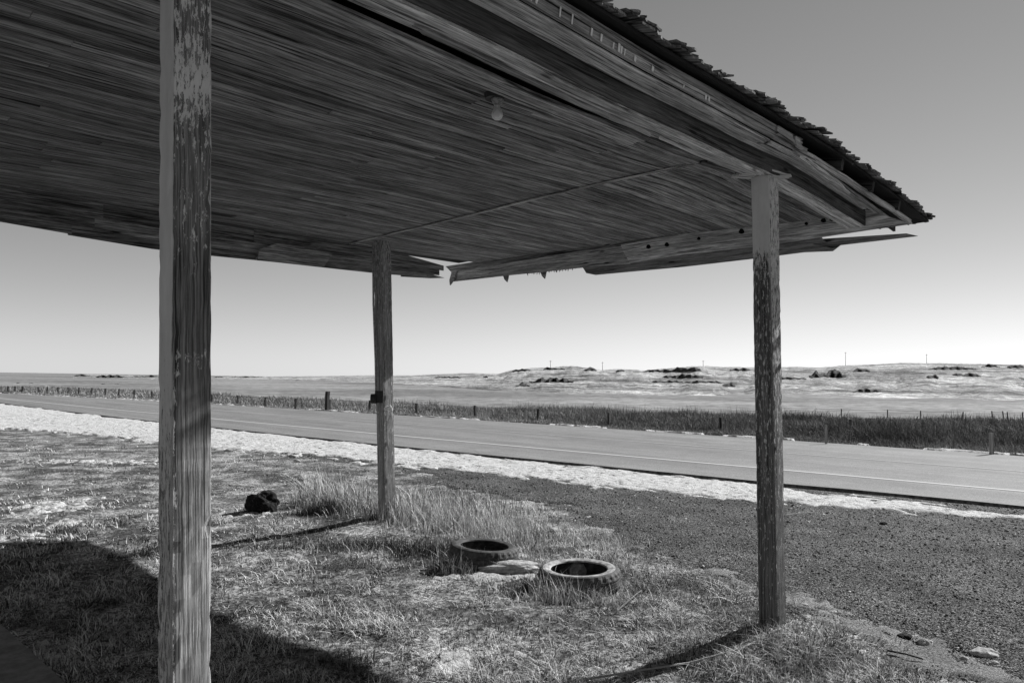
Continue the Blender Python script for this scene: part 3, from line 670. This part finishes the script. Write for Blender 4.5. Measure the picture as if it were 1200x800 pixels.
# side index: 0 = -Y, 1 = +X, 2 = +Y, 3 = -X
def pf1(k, z, u):
    if k == 3: return float(np.interp(z, [0, 1.3, 1.75, 1.9, 2.2], [.45, .52, .72, 1.0, 1.05]))
    if k == 0 and u < -.72 and z < 1.6: return .5
    if k == 0:
        v = float(np.interp(z, [0, 1.2, 1.52, 1.58, 1.64, 1.72, 1.9, 2.1, 2.3, 2.42, 2.52, 2.7, 2.95], [.12, .1, .02, .05, .50, .12, .30, .38, .36, .46, .60, .42, .58]))
        return v
    return .6
def pf3(k, z, u):
    if k == 3: return float(np.interp(z, [0, .8, 1.3, 2.2, 2.45, 2.6, 3], [.30, .38, .41, .39, .50, 1.02, 1.05]))
    if k == 0: return float(np.interp(z, [0, 1.5, 2.4, 3], [.30, .42, .55, .55]))
    return .5
def pf2(k, z, u): return float(np.interp(z, [0, 1, 2, 3], [.28, .38, .34, .46]))
t1 = hy(217.5, 8, 0); l1 = hy(216, 790, 0); dd = (t1 - l1) / (t1[2] - l1[2]); b1 = l1 + dd * (-.15 - l1[2]); t1 = l1 + dd * (ZB + .06 - l1[2])
o = post(b1, t1, .124, pf1, (.5, .5, .5, .8), -.02, lambda k, z, u: (1.6 + .25 * math.sin(z * 9) if (k == 0 and u > -.72 and z < 1.40 + .05 * u) else (.8 if k == 3 else .45))); o['label'] = 'near post with peeling paint above and bare sunlit wood below'  # lower -Y side: sunlight painted into the bare wood as a lighter tone
b3 = hz(907, 735) + F_ * .02; t3 = hz(896, 208, ZB) + F_ * .0; b3[2] = -.15
o = post(b3, t3 + (0, 0, .01), .131, pf3, (.35, .3, .3, .3)); o['label'] = 'right post with smooth painted top and chipped lower part'
b2 = hz(453.5, 607, .06); t2 = hz(448, 294, ZB); d = (t2 - b2) / (t2[2] - b2[2]); b2 = b2 + d * (-.2)
o = post(b2, t2 + d * .12, .142, pf2, (1.1, .9, .9, 1.2)); o['label'] = 'far post with a conduit and small electrical box, standing in tall grass'
pb = b1 + (b2 - b3) * np.array([1, 1, 0]); o = post((pb[0], pb[1], -.15), (pb[0], pb[1], 3.05), .131, pf2, (.5, .5, .5, .5))
# shims on the right post
b = MB(); c = t3 + np.array([0, 0, .012])
b.board(c + (-.19, .10, -.012), c + (.14, -.06, .004), (.4, .9, 0), .12, .014, .9, 4, .002, (.02, .02)); b.board(c + (-.16, .02, .006), c + (.12, .0, .012), (0, 1, 0), .20, .012, .5, 4, .002, (.02, .02)); b.board(c + (-.02, -.02, -.02), c + (.10, -.13, -.014), (1, 1, 0), .05, .01, 1., 3, .002, (.02, .02))
b.build('post_shim', W_BEAM, canopy)
# conduit and electrical box on the far post
dl = d; left = -R_ * .085 - F_ * .06; left[2] = 0
def atp(z): return b2 + dl * (z - b2[2])
b = MB(); b.tube([atp(1.46) + left, atp(1.8) + left * 1.0, atp(2.4) + left * 1.12, atp(3.03) + left * 1.05], .011, 8, .5); b.build('conduit', M_METAL, canopy)
b = MB(); c = atp(1.40) - F_ * .085 - R_ * .045
b.board(c + (0, 0, -.065), c + (0, 0, .065), R_, .09, .05, .3, 2); b.tube([c - R_ * .09 - (0, 0, .02), c - R_ * .03 - (0, 0, .02)], [.05, .055], 12); b.build('electrical_box', M_IRON, canopy)
b = MB(); c = atp(1.27) - F_ * .10 + R_ * .035; b.tube([c, c + R_ * .045 + np.array([0, 0, .03])], [.03, .012], 8); b.board(c - R_ * .03, c + R_ * .06, (0, 0, 1), .03, .02, .9, 2); b.build('bracket', M_WHITE, canopy)

# ------------------------------------------------------------------ bare bulb
L0 = hz(583, 111, ZC - .01)
lamp = empty('ceiling_lamp', 'bare round bulb in a small socket hanging from the plank ceiling', 'lamp', None, tuple(L0))
b = MB(); b.lathe([(.0, .02), (.056, .02), (.058, 0), (.05, -.03), (.0, -.022)], (-.02, 0, 0), 14); b.board((-.0, 0, -.008), (.10, -.03, -.008), (0, 1, 0), .05, .02, .5, 2, 0, (0, .01)); b.build('mount', M_IRON, lamp)
b = MB(); b.lathe([(.0, -.015), (.030, -.015), (.034, -.03), (.022, -.05), (.017, -.06), (0, -.06)], (0, 0, 0), 16); b.build('socket', M_PORC, lamp, smooth=True)
b = MB(); b.lathe([(.013, -.055), (.014, -.066), (.022, -.082), (.0285, -.098), (.030, -.108), (.0265, -.122), (.016, -.133), (.005, -.137), (0, -.137)], (0, 0, 0), 24); b.build('bulb', M_BULB, lamp, smooth=True)

# ------------------------------------------------------------------ tyres
def tyre(px, py, R, Wd, tilt, label, mat2):
    P = hz(px, py); P[2] = float(gz(P[0], P[1])) - .02
    t = empty('tyre', label, 'tyre', 'old tyres lying in the grass', tuple(P)); t.rotation_euler = tilt
    n = 120; r0 = R * .60
    out = [(R * .80, 0, 0), (R * .93, .05, 0), (R * .975, .14, 1), (R * .99, .22, 1), (R * 1.0, .30, 0), (R * 1.0, .36, 0), (R * .975, .37, 0), (R * .975, .41, 0), (R * 1.0, .42, 0), (R * 1.0, .58, 0), (R * .975, .59, 0), (R * .975, .63, 0), (R * 1.0, .64, 0), (R * 1.0, .70, 0), (R * .99, .78, 1), (R * .975, .86, 1), (R * .93, .95, 0)]
    V = []; Fq = []
    prof = out + [(R * .88, .985, 0)]
    inn = [(R * .90, .86, 0), (R * .94, .7, 0), (R * .95, .5, 0), (R * .94, .3, 0), (R * .90, .14, 0), (R * .78, .06, 0), (R * .80, 0, 0)]
    up_ = [(R * .88, .985, 0), (R * .82, 1.0, 0), (R * .74, .975, 0), (R * .70, .955, 0), (R * .685, .90, 0), (R * .70, .875, 0), (R * .78, .90, 0), (R * .90, .86, 0)]
    def rev(name, prof, mat):
        V = []; Fq = []
        for (r, z, tr) in prof:
            for k in range(n):
                th = 2 * math.pi * k / n; q = r * (1 - (.022 if tr and (k % 4 < 2) else 0)) * (1 + .012 * math.sin(2 * th + 1)); V.append((q * math.cos(th), q * math.sin(th), z * Wd))
        for i in range(len(prof) - 1):
            for k in range(n):
                a = i * n; Fq.append((a + k, a + (k + 1) % n, a + n + (k + 1) % n, a + n + k))
        return mesh_obj(name, V, Fq, mat, t, smooth=False)
    rev('tread', prof, M_TYRE); rev('inner_wall', inn, M_TYRE); o = rev('sidewall', up_, mat2)
    return t, P
T1, PT1 = tyre(566, 662, .305, .17, (.05, .04, .3), 'dark tyre lying flat in tall dry grass, the one nearer the far post', M_TYRE)
T2, PT2 = tyre(679, 685, .325, .175, (-.03, .0, 1.1), 'tyre with pale dusty sidewall lying in the grass, nearer the right post', M_TYRE2)

# ------------------------------------------------------------------ lumps and stones
def lump(name, P, sx, sy, sz_, mat, label, cat, rough=.25, seed=0, group=None, sub=3, rotz=0.):
    bm = bmesh.new(); bmesh.ops.create_icosphere(bm, subdivisions=sub, radius=1)
    for v in bm.verts:
        c = v.co; k = 1 + rough * float(fbm(c.x * 1.7 + seed, c.y * 1.7 + c.z * 2.3 + seed, 4)) * 2
        v.co = Vector((c.x * sx * k, c.y * sy * k, max(c.z, -.5) * sz_ * k))
    me = bpy.data.meshes.new(name); bm.to_mesh(me); bm.free(); me.materials.append(mat)
    o = bpy.data.objects.new(name, me); C.objects.link(o); o.location = (P[0], P[1], float(gz(P[0], P[1])) + sz_ * .35); o.rotation_euler.z = rotz
    return tag(o, label, cat, group)
P = hz(307, 598); lump('charred_log', P, .19, .16, .17, M_CHAR, 'lumpy black charred stump sitting in the grass left of the tall grass clump', 'stump', .42, 3, None, 4, -.75)
ST = [(1085, 752, .055, .03, 'pale rounded stone at the edge of the gravel'), (1153, 765, .085, .032, 'long flat pale stone at the right end of the gravel edge'), (1165, 775, .035, .02, 'small pale stone below the long flat stone'), (562, 605, .06, .06, 'upright grey stone poking out of the tall grass behind the tyres'),
      (648, 622, .05, .025, 'flat grey stone in thin grass behind the tyres'), (1060, 747, .06, .03, 'dark stone beside the pale rounded one at the gravel edge'), (990, 688, .04, .012, 'thin white stone on the dark gravel right of the post'), (468, 606, .05, .05, 'dark lump of earth at the foot of the far post'),
      (370, 531, .05, .04, 'small black stone at the lower edge of the snow strip'), (348, 540, .06, .04, 'small white stone just below the snow strip'), (942, 712, .04, .02, 'grey pebble close to the foot of the right post'), (975, 720, .045, .02, 'pale pebble in the sandy edge right of the right post'), (1035, 613, .05, .03, 'small black stone alone on the gravel near the road'), (1130, 769, .03, .02, 'small pale chip left of the long flat stone')]
for i, (a, c, s, h, lab) in enumerate(ST):
    dark = 'dark' in lab or 'black' in lab; P = hz(a, c)
    lump('stone', P, s, s * .7, h, M_CHAR if dark else M_PSTONE, lab, 'stone', .3, i * 3.1, 'loose stones on the ground', 3, random.uniform(-1, -.4))
lump('rock', hz(678, 672), .10, .08, .09, M_PSTONE, 'pale stone lying inside the nearer tyre', 'stone', .3, 77, None, 3)
lump('rock', hz(598, 671), .26, .13, .06, M_PSTONE, 'low pale slab of rock between the two tyres', 'stone', .25, 55, None, 4, -.6)
for pts, r, lab in (([(686, 796), (740, 788), (808, 775), (870, 765), (885, 758)], .006, 'long thin pale stick lying by the post shadow'), ([(1040, 766), (1062, 772), (1082, 774)], .006, 'short dark stick on the sandy edge'), ([(920, 605), (940, 603), (955, 601)], .008, 'pale bent stick on the gravel right of the right post'), ([(723, 716), (745, 700), (752, 694)], .006, 'thin dry stalk lying below the nearer tyre')):
    b = MB(); q = []
    for k, (a, c) in enumerate(pts): P = hz(a, c); P[2] = float(gz(P[0], P[1])) + .03 + .01 * (k % 2); q.append(P)
    b.tube(q, [r * (1 - .4 * k / len(q)) for k in range(len(q))], 6, .9 if 'pale' in lab else .3); tag(b.build('stick', W_PALE if 'dark' not in lab else W_DARK), lab, 'stick')
# concrete slab at the foot of the building side
sA = hz(0, 742); sB = hz(62, 800); dS = nrm(sB - sA); nS = np.array([dS[1], -dS[0], 0.]);
if nS @ (CP - sA) * 0 + (nS[0]) > 0: nS = -nS
b = MB(); A = sA - dS * 3.5; B = sA + dS * 6; b.board(A + nS * 1.2 + (0, 0, .0), B + nS * 1.2 + (0, 0, .0), nS, 2.4, .12, .5, 20, .002); tag(b.build('concrete_slab', M_CONC), 'edge of a low dark concrete slab under the canopy', 'slab')

# ------------------------------------------------------------------ blades (grass, weeds)
def blades(name, X, Y, Z, H, Wd, lean, tone, label=None, cat=None, kind='stuff', az_=None, seg=3):
    n = len(X); a = rng.uniform(0, 2 * np.pi, n) if az_ is None else az_; fa = a + rng.uniform(.8, 2.3, n)
    k = seg + 1; V = np.zeros((n, 2 * seg + 1, 3)); T = np.zeros((n, 2 * seg + 1))
    for i in range(k):
        t = i / seg; bend = lean * (t ** 1.7) * H
        c = np.stack([X + np.cos(a) * bend, Y + np.sin(a) * bend, Z + H * t * (1 - .35 * np.minimum(lean, 1.6) * t)], -1)
        wv_ = np.stack([np.cos(fa), np.sin(fa), np.zeros(n)], -1) * (Wd * (1 - t ** 1.5))[:, None] * .5
        if i < seg: V[:, 2 * i] = c - wv_; V[:, 2 * i + 1] = c + wv_
        else: V[:, 2 * seg] = c
    T[:] = tone[:, None]
    base = (np.arange(n) * (2 * seg + 1))[:, None]
    q = np.array([[2 * i, 2 * i + 1, 2 * i + 3, 2 * i + 2] for i in range(seg - 1)]).ravel(); tri = [2 * seg - 2, 2 * seg - 1, 2 * seg]
    idx = (base + np.concatenate([q, tri])[None]).ravel(); sizes = np.tile([4] * (seg - 1) + [3], n).astype(np.int32)
    o = mesh_obj(name, V.reshape(-1, 3), idx, M_GRASS, attrs={'tone': ('FLOAT', T.ravel())}, sizes=sizes)
    return tag(o, label, cat, None, kind)
def screen_pts(n, x0, x1, y0, y1, p=1.0):
    px = rng.uniform(x0, x1, n); py = y0 + (y1 - y0) * rng.random(n) ** p
    d = F_[None] + R_[None] * ((px - 600) / FPX)[:, None] - U_[None] * ((py - 400) / FPX)[:, None]
    d = d[d[:, 2] < -1e-3]; t = -CP[2] / d[:, 2]; P = CP + d * t[:, None]; return P[:, 0], P[:, 1]
def in_tyre(X, Y, m=1.): return (np.hypot(X - PT1[0], Y - PT1[1]) < .34 * m) | (np.hypot(X - PT2[0], Y - PT2[1]) < .35 * m)
SLABK = lambda X, Y: ((X - sA[0]) * nS[0] + (Y - sA[1]) * nS[1]) < 0.
# 1. short matted turf
X, Y = screen_pts(460000, -160, 1360, 512, 990, .85)
g = grassm(X, Y); dens = np.clip(g * 1.0 + .42, 0, 1) ** 1.5 * (.18 + .82 * sst(-.22, .12, fbm(X * 2.3 + 9, Y * 2.3))) * (.45 + .55 * sst(-.15, .1, fbm(X * 8 + 2, Y * 8)))
dens = dens * np.where(patchm(X, Y) > 0, .45, 1) * np.where(Y > 8.5 - X, .75, 1)
k = (rng.random(len(X)) < dens) & SLABK(X, Y) & ~in_tyre(X, Y, .98); X, Y = X[k], Y[k]; n = len(X); print('turf', n)
D = np.hypot(X - CP[0], Y - CP[1])
cl = fbm(X * 3.1, Y * 3.1 + 50) + .5 * fbm(X * 9, Y * 9); H = (.025 + .085 * sst(-.1, .3, cl)) * rng.uniform(.5, 1.5, n) * (1 - .35 * sst(6, 11, D))
tone = np.clip(.36 + .7 * fbm(X * .9 + 70, Y * .9) + .8 * fbm(X * 5 + 20, Y * 5), .05, .7) * rng.choice([.06, .4, 1., 1.9, 2.8], n, p=[.34, .12, .12, .20, .22])
blades('grass', X, Y, gz(X, Y) - .005, H, np.maximum(.0034, D * .00068) * rng.uniform(.6, 1.6, n), rng.uniform(.2, 2.0, n), np.clip(tone, .012, .8), 'short matted dry grass covering the ground around and under the canopy', 'grass')
# 2. tall clumps: round the far post, round the tyres, scattered tufts
TX, TY, TH_, TT, TL = [], [], [], [], []
def clump(px, py, n, rx, rd, h0, h1, tn=.62, lean=(.1, 1.0)):
    P = hz(px, py); u = rng.normal(0, 1, n) * rx; v = rng.normal(0, 1, n) * rd
    x = P[0] + R_[0] * u + F_[0] * v; y = P[1] + R_[1] * u + F_[1] * v
    hh = rng.uniform(h0, h1, n) * np.exp(-.25 * ((u / rx) ** 2 + (v / rd) ** 2))
    TX.append(x); TY.append(y); TH_.append(hh); TT.append(tn * rng.choice([.08, .35, 1., 1.6, 2.2], n, p=[.22, .2, .28, .2, .1])); TL.append(rng.uniform(*lean, n))
for a in ((405, 598, 1500, .22, .25, .2, .62), (385, 590, 700, .16, .2, .3, .75), (365, 585, 400, .14, .2, .25, .7), (500, 600, 900, .5, .5, .2, .5), (580, 610, 700, .3, .4, .2, .5), (400, 600, 1700, .25, .25, .12, .42), (375, 592, 900, .12, .2, .25, .62), (352, 585, 260, .08, .15, .2, .5), (425, 606, 1400, .2, .25, .15, .48), (455, 612, 900, .16, .2, .12, .42), (485, 612, 1800, .25, .3, .12, .45), (520, 618, 2000, .28, .35, .12, .42), (560, 625, 2200, .3, .35, .12, .40), (600, 632, 1900, .28, .35, .1, .36),
          (500, 585, 1600, .6, .6, .08, .30), (590, 600, 1200, .6, .5, .08, .26), (650, 628, 1200, .4, .4, .08, .30), (700, 640, 900, .3, .4, .08, .30), (740, 668, 900, .22, .35, .06, .26), (770, 690, 500, .25, .3, .05, .2),
          (530, 662, 700, .16, .12, .1, .34), (555, 672, 500, .18, .07, .08, .24), (585, 670, 260, .12, .07, .08, .22), (640, 696, 420, .10, .06, .12, .32, .7), (660, 700, 300, .12, .05, .12, .30, .7), (700, 702, 200, .15, .05, .1, .26, .6), (640, 692, 420, .12, .08, .08, .26), (680, 703, 560, .25, .06, .08, .24), (720, 695, 260, .1, .08, .08, .24), (628, 664, 500, .1, .1, .1, .3),
          (905, 750, 260, .12, .1, .05, .22), (930, 755, 420, .18, .12, .05, .18), (265, 695, 80, .03, .03, .1, .25), (150, 730, 200, .3, .2, .05, .14), (960, 775, 900, .3, .22, .05, .15), (1020, 785, 700, .25, .2, .05, .14), (880, 785, 600, .3, .2, .04, .13), (60, 770, 260, .2, .1, .06, .2), (800, 700, 400, .4, .3, .04, .14), (420, 640, 900, .8, .3, .05, .16), (385, 606, 2600, .25, .10, .08, .26, .06), (450, 640, 3800, .5, .10, .06, .2, .07), (515, 650, 3600, .32, .12, .08, .22, .06), (330, 642, 1500, .4, .05, .04, .12, .08), (545, 668, 1500, .12, .08, .08, .24, .06), (575, 672, 300, .16, .04, .14, .3, .85), (540, 672, 300, .10, .04, .14, .3, .85), (622, 692, 1800, .12, .08, .08, .24, .06), (660, 702, 520, .16, .04, .14, .32, .9), (705, 703, 260, .12, .04, .12, .26, .9), (350, 560, 300, .5, .3, .04, .1, .1), (1000, 778, 900, .3, .15, .05, .13, .12), (330, 620, 700, .6, .3, .05, .15)):  # near-black clumps: shadow of tall grass and far post put into blade colour
    clump(*a)
for _ in range(240):                                       # random small tufts over the patch
    px, py = random.uniform(-60, 1150), random.uniform(600, 860); P = hz(px, py)
    if float(grassm(P[0], P[1])) > random.uniform(-.5, .4): clump(px, py, random.randint(50, 260), random.uniform(.05, .14), .07, .04, .15, random.choice([.05, .08, .15, .35]), (.2, 1.4))
TX = np.concatenate(TX); TY = np.concatenate(TY); TH_ = np.concatenate(TH_); TT = np.concatenate(TT); TL = np.concatenate(TL)
ring = in_tyre(TX, TY, 1.0) & ~in_tyre(TX, TY, .62); k = ~ring & SLABK(TX, TY); TX, TY, TH_, TT, TL = TX[k], TY[k], TH_[k], TT[k], TL[k]
k = in_tyre(TX, TY, .62); TH_ = np.where(k, np.minimum(TH_, .2), TH_)
D = np.hypot(TX - CP[0], TY - CP[1]); print('tall', len(TX))
k = rng.random(len(TX)) < .45; TX, TY, TH_, TT, TL, D = TX[k], TY[k], TH_[k], TT[k], TL[k], D[k]
blades('tall_grass', TX, TY, gz(TX, TY) - .01, TH_, np.maximum(.003, D * .00055) * rng.uniform(.6, 1.4, len(TX)), TL, np.clip(TT, .02, .85), 'tall dry grass standing in clumps around the far post and the tyres', 'tall grass', seg=4)
# 3. weeds beyond the road
WT = [(0, 451.5), (120, 454), (250, 457.5), (400, 460.5), (440, 462), (560, 468), (660, 471), (780, 474), (920, 477), (1060, 480), (1200, 483)]
n = 330000; px = rng.uniform(-120, 1330, n); yb = np.interp(px, [0, 247, 440, 660, 920, 1200], [460.8, 474.5, 485, 499, 517, 536.5])
dirs = lambda px, py: F_[None] + R_[None] * ((px - 600) / FPX)[:, None] - U_[None] * ((py - 400) / FPX)[:, None]
yt = np.interp(px, [p[0] for p in WT], [p[1] for p in WT]) + 9 * sst(100, 500, px) + 3
py = yb - .8 + (yt - yb) * rng.random(n) ** 1.15; d = dirs(px, py); t = -CP[2] / d[:, 2]; P = CP + d * t[:, None]; X, Y = P[:, 0], P[:, 1]
k = (X > f_far(Y) + .35) & (np.hypot(X, Y) < 160); X, Y, px, py = X[k], Y[k], px[k], py[k]; D = np.hypot(X - CP[0], Y - CP[1]); n = len(X); print('weeds', n)
edge = np.clip((X - f_far(Y) - .3) / 2.5, .35, 1)
H = (.20 + .50 * sst(-.25, .3, fbm(X * .5, Y * .5)) ) * np.where(px < 500, .75, 1) * rng.uniform(.3, 1.25, n) ** 1.4 * edge * np.interp(D, [15, 40, 80, 160], [.95, .85, .8, .6])
dk = sst(.2, .8, (px - 200) / 900)
tone = (.30 - .16 * dk) * (1 + 1.6 * fbm(X * .35, Y * .35)) * rng.choice([.3, .7, 1.2, 2.2, 3.4], n, p=[.22, .30, .28, .14, .06]) * np.where(edge < .6, 1.5, 1)
blades('roadside_weeds', X, Y, np.full(n, -.03), H, np.maximum(.005, D * .00055) * rng.uniform(.5, 1.5, n), rng.uniform(.1, 1.6, n), np.clip(tone, .012, .5), 'dense dark dry weeds filling the ditch beyond the road', 'weeds', seg=2)

# ------------------------------------------------------------------ loose gravel stones
X, Y = screen_pts(170000, -150, 1360, 520, 960, .8)
g = grassm(X, Y); k = (g < rng.exponential(.28, len(X)) - .1) & (X < f_near(Y) - .1) & (snowm(X, Y) < .02) & (rng.random(len(X)) < np.where(X + Y < 9, 1, .6)); X, Y = X[k], Y[k]; n = len(X); print('stones', n)
D = np.hypot(X - CP[0], Y - CP[1]); S = np.maximum(.0045, D * .0009) * rng.lognormal(-.1, .36, n)
oct_ = np.array([(1, 0, 0), (0, 1, 0), (-1, 0, 0), (0, -1, 0), (0, 0, 1), (0, 0, -1), (.6, .6, .55), (-.6, .5, .5)], float)[:6]
Vs = oct_[None] * (1 + rng.uniform(-.35, .35, (n, 6, 1))) ; a = rng.uniform(0, 6.28, n); ca, sa = np.cos(a)[:, None], np.sin(a)[:, None]
x = Vs[..., 0] * ca - Vs[..., 1] * sa; y = Vs[..., 0] * sa + Vs[..., 1] * ca
Vs = np.stack([x * S[:, None] + X[:, None], y * S[:, None] * 1. + Y[:, None], Vs[..., 2] * S[:, None] * .55 + (gz(X, Y) + .012 + S * .2)[:, None]], -1)
ft = np.array([(0, 1, 4), (1, 2, 4), (2, 3, 4), (3, 0, 4), (1, 0, 5), (2, 1, 5), (3, 2, 5), (0, 3, 5)]).ravel()
idx = (np.arange(n)[:, None] * 6 + ft[None]).ravel(); tone = np.repeat(.13 * rng.choice([.12, .5, 1.2, 3., 5.5], n, p=[.22, .30, .26, .16, .06]) * (1 + 1.6 * fbm(X * .8, Y * .8) + .8 * fbm(X * .25, Y * 1.5 + 8)), 6)
tag(mesh_obj('loose_gravel', Vs.reshape(-1, 3), idx, M_STONE, attrs={'tone': ('FLOAT', tone)}, sizes=np.full(n * 8, 3, np.int32)), 'loose dark gravel stones scattered over the lot', 'gravel', kind='stuff')

sc.render.engine = 'CYCLES'
sc.cycles.max_bounces = 6; sc.cycles.diffuse_bounces = 4
